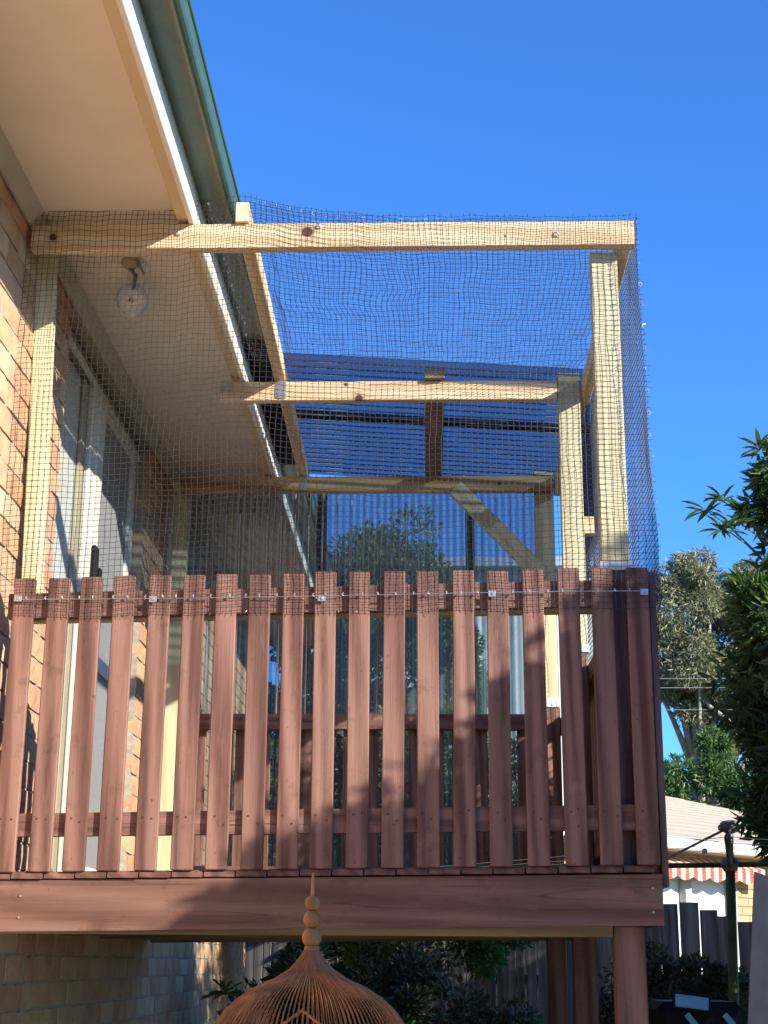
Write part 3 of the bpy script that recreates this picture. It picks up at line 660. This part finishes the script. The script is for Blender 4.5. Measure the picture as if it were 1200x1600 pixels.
bt.inputs['Color1'].default_value=(.55,.36,.17,1); bt.inputs['Color2'].default_value=(.45,.24,.12,1); bt.inputs['Mortar'].default_value=(.2,.14,.09,1)
bt.inputs['Scale'].default_value=1; bt.inputs['Brick Width'].default_value=.24; bt.inputs['Row Height'].default_value=.086; bt.inputs['Mortar Size'].default_value=.008
t.links.new(bt.outputs[0],b.inputs['Base Color']); b.inputs['Roughness'].default_value=.9
m_=MB(); nbox(m_,-1.7,-1.3,0,.2,0,2.66); nbox(m_,1.08,6,0,.2,0,2.66); nbox(m_,-1.3,1.08,0,.2,0,.9); nbox(m_,-1.3,1.08,0,.2,2.5,2.66); nbox(m_,-1.7,6,11.8,12,0,2.66); nbox(m_,-1.7,-1.5,.2,11.8,0,2.66); nbox(m_,5.8,6,.2,11.8,0,2.66)
m_.build('wall',nbrick,nh)
wf=MB(); 
for a in(-1.3,-.35,.20,.97): nbox(wf,a,a+.1,-.03,.05,.9,2.5)
nbox(wf,-1.3,1.07,-.028,.048,2.42,2.5); nbox(wf,-1.3,1.07,-.028,.048,.9,.96); 
win=wf.build('window',plain('grey_window_frame',(.38,.38,.34),.5),nh)
pm=MB(); nbox(pm,-1.2,1.0,.052,.07,.95,2.42); pm.build('blind',plain('white_blind',(.72,.74,.74),.7,nz=.01),win)
gm_=MB(); nbox(gm_,-2.1,7,-.36,-.27,2.66,2.76,.01); gm_.build('gutter',plain('cream_gutter',(.72,.66,.52),.5),nh)
sf_=MB(); nbox(sf_,-2.1,7,-.27,0,2.66,2.68); sf_.build('eave',plain('cream_eave',(.6,.55,.42),.6),nh)
# roof in stepped courses
rt_m=plain('tan_roof_tile',(.50,.375,.26),.8,nz=.08,scale=3,bumps=.2)
rf=MB(); nc=16; y0=-.36; y1_=6.0; z0=2.77; z1_=4.33
for k in range(nc):
    a=y0+(y1_-y0)*k/nc; b_=y0+(y1_-y0)*(k+1)/nc; za=z0+(z1_-z0)*k/nc; zb_=z0+(z1_-z0)*(k+1)/nc
    vs=[NM@Vector(p) for p in((-2.1,a,za),(7,a,za),(7,a,za+.007),(-2.1,a,za+.007),(7,b_,zb_),(-2.1,b_,zb_))]; rf.add(vs,[(0,1,2,3),(3,2,4,5)])
vs=[NM@Vector(p) for p in((-2.1,y1_,z1_),(7,y1_,z1_),(7,12.4,2.77),(-2.1,12.4,2.77))]; rf.add(vs,[(0,1,2,3)])
rf.build('roof',rt_m,nh)
rc=MB(); M2=NM@Matrix.Translation((0,y1_,z1_+.0)); rc.tube([NM@Vector((-2.1,y1_,z1_)),NM@Vector((7,y1_,z1_))],.07,8); rc.build('ridge_cap',rt_m,nh)
# striped awning: fabric slope and scalloped valance, each stripe a piece
awn=thing('striped_awning',tuple(NM@Vector((.1,-.5,2.5))),'faded red and cream striped awning with scalloped edge over the neighbour window','awning')
cr_=plain('awning_cream',(.80,.66,.42),.8,nz=.03); rd_=plain('awning_red',(.48,.09,.055),.8,nz=.05)
sw=.068; x=-1.45; k=0
while x<1.28:
    m_=MB(); nseg=6; vs=[];
    for q in range(nseg+1):
        xx=x+sw*q/nseg; zb_=2.43-.035*abs(math.sin((xx+1.45)/.26*math.pi)); vs+=[(xx+.012,-.19,2.545),(xx,-.195,zb_),(xx+.012,-.184,2.545),(xx,-.189,zb_)]
    fs=[]
    for q in range(nseg):
        a=4*q; fs+=[(a,a+1,a+5,a+4),(a+2,a+6,a+7,a+3),(a+1,a+3,a+7,a+5)]
    fs+=[(0,2,3,1),(4*nseg,4*nseg+1,4*nseg+3,4*nseg+2)]
    n0=len(vs); vs+=[(x+.012,-.19,2.546),(x+sw+.012,-.19,2.546),(x+sw,-.03,2.62),(x,-.03,2.62)]; fs.append((n0,n0+1,n0+2,n0+3))
    m_.add([NM@Vector(v) for v in vs],fs); m_.build('stripe',rd_ if k%2 else cr_,awn); x+=sw; k+=1
# ------------------------------------------------------------ rotary clothes line
hl=thing('rotary_clothesline',(1.38,7.3,0),'rotary clothes line with green post in front of the paling fence','clothesline')
hgreen=plain('mossy_green_steel',(.075,.115,.035),.6,nz=.25,scale=9); hgrey=plain('dull_grey_steel',(.22,.23,.23),.5,.4,nz=.15)
MB().tube([(1.342,7.3,.0),(1.402,7.3,2.05)],.023,12).build('post',hgreen,hl,smooth=True)
MB().tube([(1.402,7.3,2.05),(1.41,7.3,2.235)],.018,12).build('mast',hgrey,hl,smooth=True)
MB().lathe([(.0005,.03),(.03,.03),(.045,.018),(.045,-.012),(.02,-.03),(.0005,-.03)],(1.41,7.3,2.235),12).box(1.36,1.46,7.27,7.33,2.222,2.247,.004).build('head',hgrey,hl)
MB().lathe([(.0005,.03),(.04,.03),(.045,.0),(.03,-.03),(.0005,-.03)],(1.402,7.3,2.06),12).build('collar',hgrey,hl)
ends=[]
for a in(169,259,349,79):
    a=math.radians(a); e=Vector((1.402+1.5*math.cos(a),7.3+1.5*math.sin(a),2.075+.02*math.cos(a))); ends.append(e)
    MB().tube([(1.402,7.3,2.06),tuple(e)],.0125,8).build('arm',hgreen,hl,smooth=True)
    m2=Vector((1.402,7.3,2.06)).lerp(e,.24); MB().tube([(1.41,7.3,2.235),tuple(m2)],.0065,6).build('stay',hgrey,hl)
for q in(.45,.62,.8,1.0):
    for k in range(4):
        p=Vector((1.402,7.3,2.075)).lerp(ends[k],q); r_=Vector((1.402,7.3,2.075)).lerp(ends[(k+1)%4],q)
        MB().tube([p,(p+r_)/2-Vector((0,0,.012)),r_],.0015,4).build('line',white_m,hl)
MB().box(1.275,1.295,7.27,7.30,2.11,2.135,.003).build('peg',white_m,hl)
# ------------------------------------------------------------ grey sheet at right edge
gs=MB().prism([(.970,1.1),(1.036,1.895),(1.16,1.85),(1.16,1.1)],4.99,5.0,'y')
gs=MB().prism([(.925,.02),(.986,1.43),(1.036,1.895),(1.30,1.80),(1.33,.02)],4.99,5.0,'y').build('grey_sheet',plain('fibre_cement',(.20,.205,.22),.85,nz=.15,scale=5,bumps=.2))
tag(gs,'tall grey cement sheet standing upright at the right edge','sheet')
# ------------------------------------------------------------ dark bin with pale blue panel
cart=thing('garden_cart',(1.0,6.0,0),'black plastic garden cart with pale blue panel and two straps below the clothes line','cart')
bluem=plain('pale_blue_plastic',(.20,.47,.55),.4,nz=.08)
body=MB().box(.84,1.17,5.95,6.35,.30,1.475,.03); body.build('body',black_m,cart)
Mx=Matrix.Translation((.968,5.93,1.474))@Matrix.Rotation(math.radians(7),4,'Y')@Matrix.Rotation(math.radians(-25),4,'X')
MB().box(-.062,.062,-.004,.004,-.024,.024,.003,M=Mx).build('panel',bluem,cart)
Mx2=Matrix.Translation((.968,5.936,1.474))@Matrix.Rotation(math.radians(7),4,'Y')@Matrix.Rotation(math.radians(-25),4,'X')
MB().box(-.072,.072,-.004,.004,-.034,.034,.004,M=Mx2).build('panel_surround',black_m,cart)
for x in(.945,1.085): 
    M,L=beam_M((x,5.92,1.432),(x+.075,5.92,1.34)); MB().box(-L/2,L/2,-.004,.004,-.011,.011,.003,M=M).build('strap',bluem,cart)
for x in(.86,1.15):
    w2=[]; MB().tube([(x-.02,6.1,.15),(x+.02,6.1,.15)],.15,16).build('wheel',black_m,cart)

# ------------------------------------------------------------ vegetation
def leaves(clumps,size,ratio=.28,seed=1,droop=.0,jit=.35,shell=.55):
    """clumps: (x,y,z,rx,ry,rz,n). returns verts, faces of folded leaves"""
    R=np.random.RandomState(seed); Vs=[];
    for (x,y,z,rx,ry,rz,n) in clumps:
        d=R.normal(0,1,(n,3)); d/=np.linalg.norm(d,axis=1,keepdims=True); rad=R.uniform(shell**3,1,(n,1))**(1/3)
        P=np.array([[x,y,z]])+d*rad*np.array([[rx,ry,rz]])
        D=d*.7+R.normal(0,.6,(n,3)); D[:,2]-=droop; D/=np.linalg.norm(D,axis=1,keepdims=True)
        Q=np.cross(D,R.normal(0,1,(n,3))); Q/=np.linalg.norm(Q,axis=1,keepdims=True); U=np.cross(D,Q)
        s=size*R.uniform(1-jit,1+jit,(n,1)); w_=s*ratio/2
        Vs.append(np.stack([P,P+D*s*.45+Q*w_,P+D*s-U*s*.12,P+D*s*.45-Q*w_+U*w_*.5],1))
    Vv=np.concatenate(Vs); n=len(Vv); b_=(np.arange(n)*4)[:,None]
    return Vv.reshape(-1,3), np.concatenate([b_+np.array([[0,1,2]]),b_+np.array([[0,2,3]])])
def crown(parent,clumps,mat,size,ratio=.28,seed=1,name='crown',droop=0,shell=.55):
    Vv,F=leaves(clumps,size,ratio,seed,droop,shell=shell); me=bpy.data.meshes.new(name); me.from_pydata(Vv.tolist(),[],F.tolist()); me.materials.append(mat); me.update()
    return link(name,me,parent,(0,0,0),'stuff')
def subclumps(c,R,r,n,leaves_,seed,zs=1.0):
    rr=random.Random(seed); out=[]
    for k in range(n):
        while True:
            p=Vector((rr.uniform(-1,1),rr.uniform(-1,1),rr.uniform(-1,1)))
            if .45<p.length<1: break
        q=rr.uniform(.6,1.3)*r; out.append((c[0]+p.x*R[0],c[1]+p.y*R[1],c[2]+p.z*R[2],q,q,q*zs,int(leaves_*rr.uniform(.6,1.3))))
    return out
def trunk(parent,base,top,r,limbs,mat,seed=1):
    rr=random.Random(seed); base=Vector(base);top=Vector(top); m=MB()
    mid=(base+top)/2+Vector((rr.uniform(-.1,.1),rr.uniform(-.1,.1),0)); m.tube([base,mid,top],[r,r*.8,r*.6],8); m.build('trunk',mat,parent,smooth=True)
    lm=MB()
    for e in limbs:
        s=base.lerp(top,rr.uniform(.55,.98)); e=Vector(e); md=(s+e)/2+Vector((rr.uniform(-.1,.1),rr.uniform(-.1,.1),rr.uniform(.0,.2)))*(e-s).length*.4; lm.tube([s,md,e],[r*.4,r*.22,r*.06],6)
    if limbs: lm.build('limbs',mat,parent,smooth=True)
# dark leaved tree at the right, seen against the sky
dt=thing('dark_leaved_tree',(2.6,6.6,0),'bushy tree with long glossy dark green leaves at the right edge','tree')
cl=[]
cl+=subclumps((2.72,6.7,2.85),(1.25,.9,.98),.24,80,380,3)
cl+=subclumps((1.72,6.35,2.75),(.38,.4,.55),.15,38,230,4)
cl+=subclumps((1.53,6.4,3.62),(.12,.25,.15),.07,12,110,5)
cl+=subclumps((1.72,6.5,3.6),(.2,.25,.2),.12,10,240,6)
cl+=subclumps((1.62,6.35,2.35),(.28,.3,.30),.13,20,240,8)
cl+=subclumps((1.42,6.3,3.02),(.14,.2,.16),.08,8,150,9)
cl+=subclumps((1.66,6.4,3.38),(.2,.25,.12),.09,8,120,7)
crown(dt,cl,leaf_dark,.072,.27,5,droop=.25)
trunk(dt,(2.7,6.7,0),(2.6,6.6,2.6),.08,[(1.85,6.35,2.9),(2.0,6.4,3.5),(1.75,6.35,2.3),(3.3,6.9,3.4),(2.7,6.4,3.8)],bark_m,4)
lf=MB(); lf.add([(0,0,0),(.035,-.011,.004),(.07,-.008,.0),(.1,0,-.014),(.07,.008,.0),(.035,.011,.004),(.05,0,-.004)],[(0,1,6),(1,2,6),(2,3,6),(3,4,6),(4,5,6),(5,0,6)])
lfm=lf.mesh('leaf',leaf_dark); rr=random.Random(5)
sprigs=[(1.20,6.3,3.50,0),(1.27,6.3,3.545,0),(1.33,6.3,3.45,0),(1.26,6.28,3.42,0),(1.45,6.3,3.79,0),(1.52,6.3,3.72,0),(1.58,6.3,3.83,0),(1.50,6.3,3.62,0),(1.56,6.3,3.50,0),(1.60,6.3,3.40,0),(1.42,6.3,3.25,0),(1.50,6.25,3.33,0),(1.33,6.25,3.12,0),(1.38,6.2,2.98,0),(1.30,6.2,2.70,0),(1.28,6.2,2.62,0),(1.38,6.2,2.5,0),(1.45,6.2,2.32,0),(1.31,6.2,2.17,0),(1.37,6.2,2.13,0),(1.44,6.2,2.22,0),(1.42,6.2,2.8,0)]
tw=MB(); nl=0
for (x,y,z,_) in sprigs:
    root=Vector((x+.22,y+.1,z-.16)); tip=Vector((x,y,z)); tw.tube([root,(root+tip)/2+Vector((0,0,.015)),tip],[.006,.004,.0025],5)
    for q in range(13):
        if nl>=299: break
        nl+=1; o=link('leaf',lfm,dt,tuple(tip+Vector((rr.uniform(-.012,.012),rr.uniform(-.012,.012),rr.uniform(-.03,.012)))))
        s=rr.uniform(.7,1.2); o.scale=(s,s*1.0,s); o.rotation_euler=(rr.uniform(-.6,.6),rr.uniform(-.9,.45),rr.uniform(0,6.28))
tw.build('twigs',bark_m,dt)
# shade tree just outside the frame to the right, whose shadow falls on the slats
stree=thing('shade_tree',(3.9,2.2,0),'leafy tree standing right of the camera, out of frame','tree')
cs=[]
def shade(x,z,y,r,n): cs.append((x,y,z,r,r*1.1,r,n))
for (x,z,r) in ((1.95,3.05,.22),(2.2,3.05,.3),(2.35,3.35,.24),(2.6,3.2,.42),(2.72,3.62,.26),(3.0,3.5,.42),(3.05,3.95,.3),(3.4,3.9,.45),(2.5,2.75,.4),(3.0,2.8,.5),(3.5,3.2,.5),(3.9,3.6,.5),(3.5,2.5,.5),(4.0,2.9,.5),(2.75,2.4,.3)):
    shade(x,z,3.2+random.uniform(-.3,.3),r,int(2600*r))
for k in range(17): cs.append((random.uniform(2.45,3.4),random.uniform(4.0,5.5),random.uniform(2.2,3.45),.38,.4,.34,800))
for k in range(16): shade(random.uniform(2.3,3.9),random.uniform(2.5,3.5),random.uniform(.4,2.4),.42,900)
crown(stree,cs,leaf_green,.11,.32,9,shell=.2)
trunk(stree,(3.9,2.2,0),(3.6,2.4,2.4),.1,[(2.3,3.1,3.0),(2.8,3.2,3.6),(3.2,3.2,3.7),(2.6,1.2,2.9),(3.8,2.9,3.6),(2.5,3.2,2.7)],bark_m,5)
st2=thing('hedge_tree',(4.9,7.2,0),'broad leafy tree beyond the right edge shading the paling fence','tree')
crown(st2,[(random.uniform(3.9,6.0),random.uniform(6.2,8.4),random.uniform(2.6,4.7),.5,.5,.42,800) for k in range(40)],leaf_green,.12,.32,19,shell=.2)
trunk(st2,(4.9,7.2,0),(4.9,7.2,3.2),.12,[(4.2,6.8,3.6),(5.6,7.6,4.0),(4.9,6.6,4.2)],bark_m,15)
bh=thing('sky_blocking_hedge',(-2.5,-6,0),'unseen tall hedge added behind the camera to block low sky light','hedge')
crown(bh,[(random.uniform(-8,3.0),random.uniform(-6.5,-5),random.uniform(.3,5.2),1.0,.7,.8,260) for k in range(60)],leaf_shade,.32,.5,51,shell=.2)  # added foliage mass, cuts sky light on the front-facing surfaces
# gum trees behind the neighbour house
def gum(name,base,h,cen,R,label,seed,n=34,dens=520):
    g_=thing(name,base,label,'tree',); cl=subclumps(cen,R,min(R)*.27,n,dens,seed,.75); crown(g_,cl,leaf_gum,.105,.26,seed,droop=.5,shell=.3)
    rr=random.Random(seed); trunk(g_,base,(base[0]+.3,base[1],h),.22,[c[:3] for c in cl[::3]],pale_bark,seed); return g_
gum('gum_tree',(4.9,29,0),6.0,(5.35,28,7.35),(1.5,1.2,1.85),'pale olive gum tree rising behind the tan neighbour roof',21,120,560)
gum('gum_tree',(6.6,30,0),6.0,(6.9,29,7.0),(1.1,1.2,2.2),'taller gum tree further right behind the dark glossy tree',22,60,560)
gs2=thing('gum_sapling',(4.9,27,0),'small yellow-green gum bush just above the neighbour roof ridge','tree')
crown(gs2,subclumps((4.7,27,4.5),(1.3,.6,.48),.26,26,420,31)+subclumps((5.0,27,5.2),(.25,.3,.5),.2,8,300,32),leaf_green,.12,.3,31,droop=.2,shell=.3); trunk(gs2,(4.9,27,0),(4.8,27,4.4),.08,[],pale_bark,3)
MB().tube([(6.4,27,4.9),(5.75,27.2,5.55),(5.1,27.5,6.15),(4.75,27.6,6.6)],[.05,.04,.03,.01],6).build('dead_branch',pale_bark)
tag(bpy.data.objects['dead_branch'],'bare pale branch slanting across the sky below the gum foliage','branch')
for k,(z,dy) in enumerate(((4.93,0),(4.83,.1),(4.55,0))):
    o=MB().tube([(x_,26+dy,(z-1.6)*1.44+1.6+.0025*(x_-4)**2) for x_ in np.linspace(-12,22,18)],.006,4).build('power_line',plain('pale_cable',(.22,.22,.23),.8)); tag(o,['upper overhead cable crossing the gum trees','overhead cable just below the upper one','lowest overhead cable above the neighbour roof'][k],'cable','overhead cables')
# shrubs under and behind the deck
def shrub(name,cen,R,label,mat,seed,n=18,dens=500,size=.05,ratio=.4,r=None):
    s_=thing(name,(cen[0],cen[1],0),label,'shrub'); crown(s_,subclumps(cen,R,r or min(R)*.4,n,dens,seed),mat,size,ratio,seed,shell=.2); trunk(s_,(cen[0],cen[1],0),(cen[0],cen[1],cen[2]),.03,[(cen[0]+R[0]*.5,cen[1],cen[2]),(cen[0]-R[0]*.5,cen[1],cen[2]+.1)],bark_m,seed); return s_
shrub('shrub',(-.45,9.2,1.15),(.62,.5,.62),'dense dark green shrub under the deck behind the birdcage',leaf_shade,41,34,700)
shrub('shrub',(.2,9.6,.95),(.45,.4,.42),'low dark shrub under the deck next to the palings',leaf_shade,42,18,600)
shrub('shrub',(1.33,8.3,1.25),(.38,.3,.46),'twiggy dark bush between the front post and the clothes line',leaf_shade,43,26,420,.04)
shrub('shrub',(-.3,12.6,3.95),(.62,.5,1.4),'tall green tree seen through the clear plastic wall',leaf_green,44,60,520,.05)
shrub('shrub',(-1.25,13.6,3.1),(.45,.5,1.9),'dark slim tree against the house end seen through the clear wall',leaf_shade,50,40,520,.06)
shrub('shrub',(-.72,12.9,3.75),(.45,.5,1.25),'slim green tree at the left of the clear plastic wall',leaf_green,49,44,520,.05)
shrub('shrub',(.12,11.9,3.35),(.35,.4,1.25),'bright green bush seen through the right part of the clear wall',leaf_green,45,40,600,.05)
shrub('shrub',(-.2,10.8,2.35),(1.15,.5,.95),'low green hedge close behind the back balustrade',leaf_green,46,70,600,.05)
for q,(x,y,z,lab) in enumerate(((2.2,5.1,1.2,'unseen shrub added to darken under the deck, nearest the deck corner'),(2.5,3.9,1.2,'unseen shrub added to darken under the deck, second from the deck corner'),(3.2,5.9,1.4,'taller unseen shrub added to darken under the deck, beside the clothes line'))):
    shrub('light_blocking_shrub',(x,y,z),(.5,.5,.85),lab,leaf_green,60+q,30,260,.09)  # unseen shrubs added to keep side light out from under the deck
# pale shed beyond the clear wall
shed=thing('garden_shed',(-.2,16.5,0),'pale corrugated shed glimpsed through the clear plastic wall','shed')
vs=[];n=60
for i in range(n+1):
    x=-1.5+i*3.3/n; vs+=[(x,16+.02*math.sin(i*1.7),0),(x,16+.02*math.sin(i*1.7),5.75)]
MB().add(vs,[(2*i,2*i+2,2*i+3,2*i+1) for i in range(n)]).build('wall',plain('pale_shed_paint',(.45,.50,.48),.6),shed,smooth=True)
MB().prism([(15.8,5.75),(18.5,5.75),(18.5,5.85),(15.8,5.85)],-1.6,1.9,'x').build('roof',steel_m,shed)
MB().box(-1.5,1.8,18.2,18.3,0,5.74).box(-1.5,-1.45,16.05,18.2,0,5.74).box(1.75,1.8,16.05,18.2,0,5.74).build('side_wall',plain('shed_side',(.4,.44,.43),.6),shed)
# silhouetted succulent under the deck
sc=thing('succulent_plant',(-.72,5.6,0),'dark branching succulent rosette in front of the shaded brick wall','plant')
sm_=MB().tube([(-.70,5.6,0),(-.73,5.6,.8),(-.735,5.6,1.49)],[.02,.016,.010],7).tube([(-.72,5.6,1.2),(-.64,5.6,1.36),(-.60,5.6,1.46)],[.012,.01,.006],6); sm_.build('stem',bark_m,sc)
sl=MB(); sl.add([(0,0,0),(.04,-.009,.008),(.075,-.012,.008),(.09,0,.0),(.075,.012,.008),(.04,.009,.008),(.045,0,.002)],[(0,1,6),(1,2,6),(2,3,6),(3,4,6),(4,5,6),(5,0,6)])
slm=sl.mesh('leaf',leaf_shade)
for (c,nn,s0) in(((-.735,5.6,1.50),18,1.0),((-.60,5.6,1.465),9,.6)):
    for q in range(nn):
        o=link('leaf',slm,sc,c); s=s0*rr.uniform(.7,1.1); o.scale=(s,s,s); o.rotation_euler=(rr.uniform(-.3,.3),rr.uniform(-.9,.35),q*2.4+rr.uniform(-.2,.2))
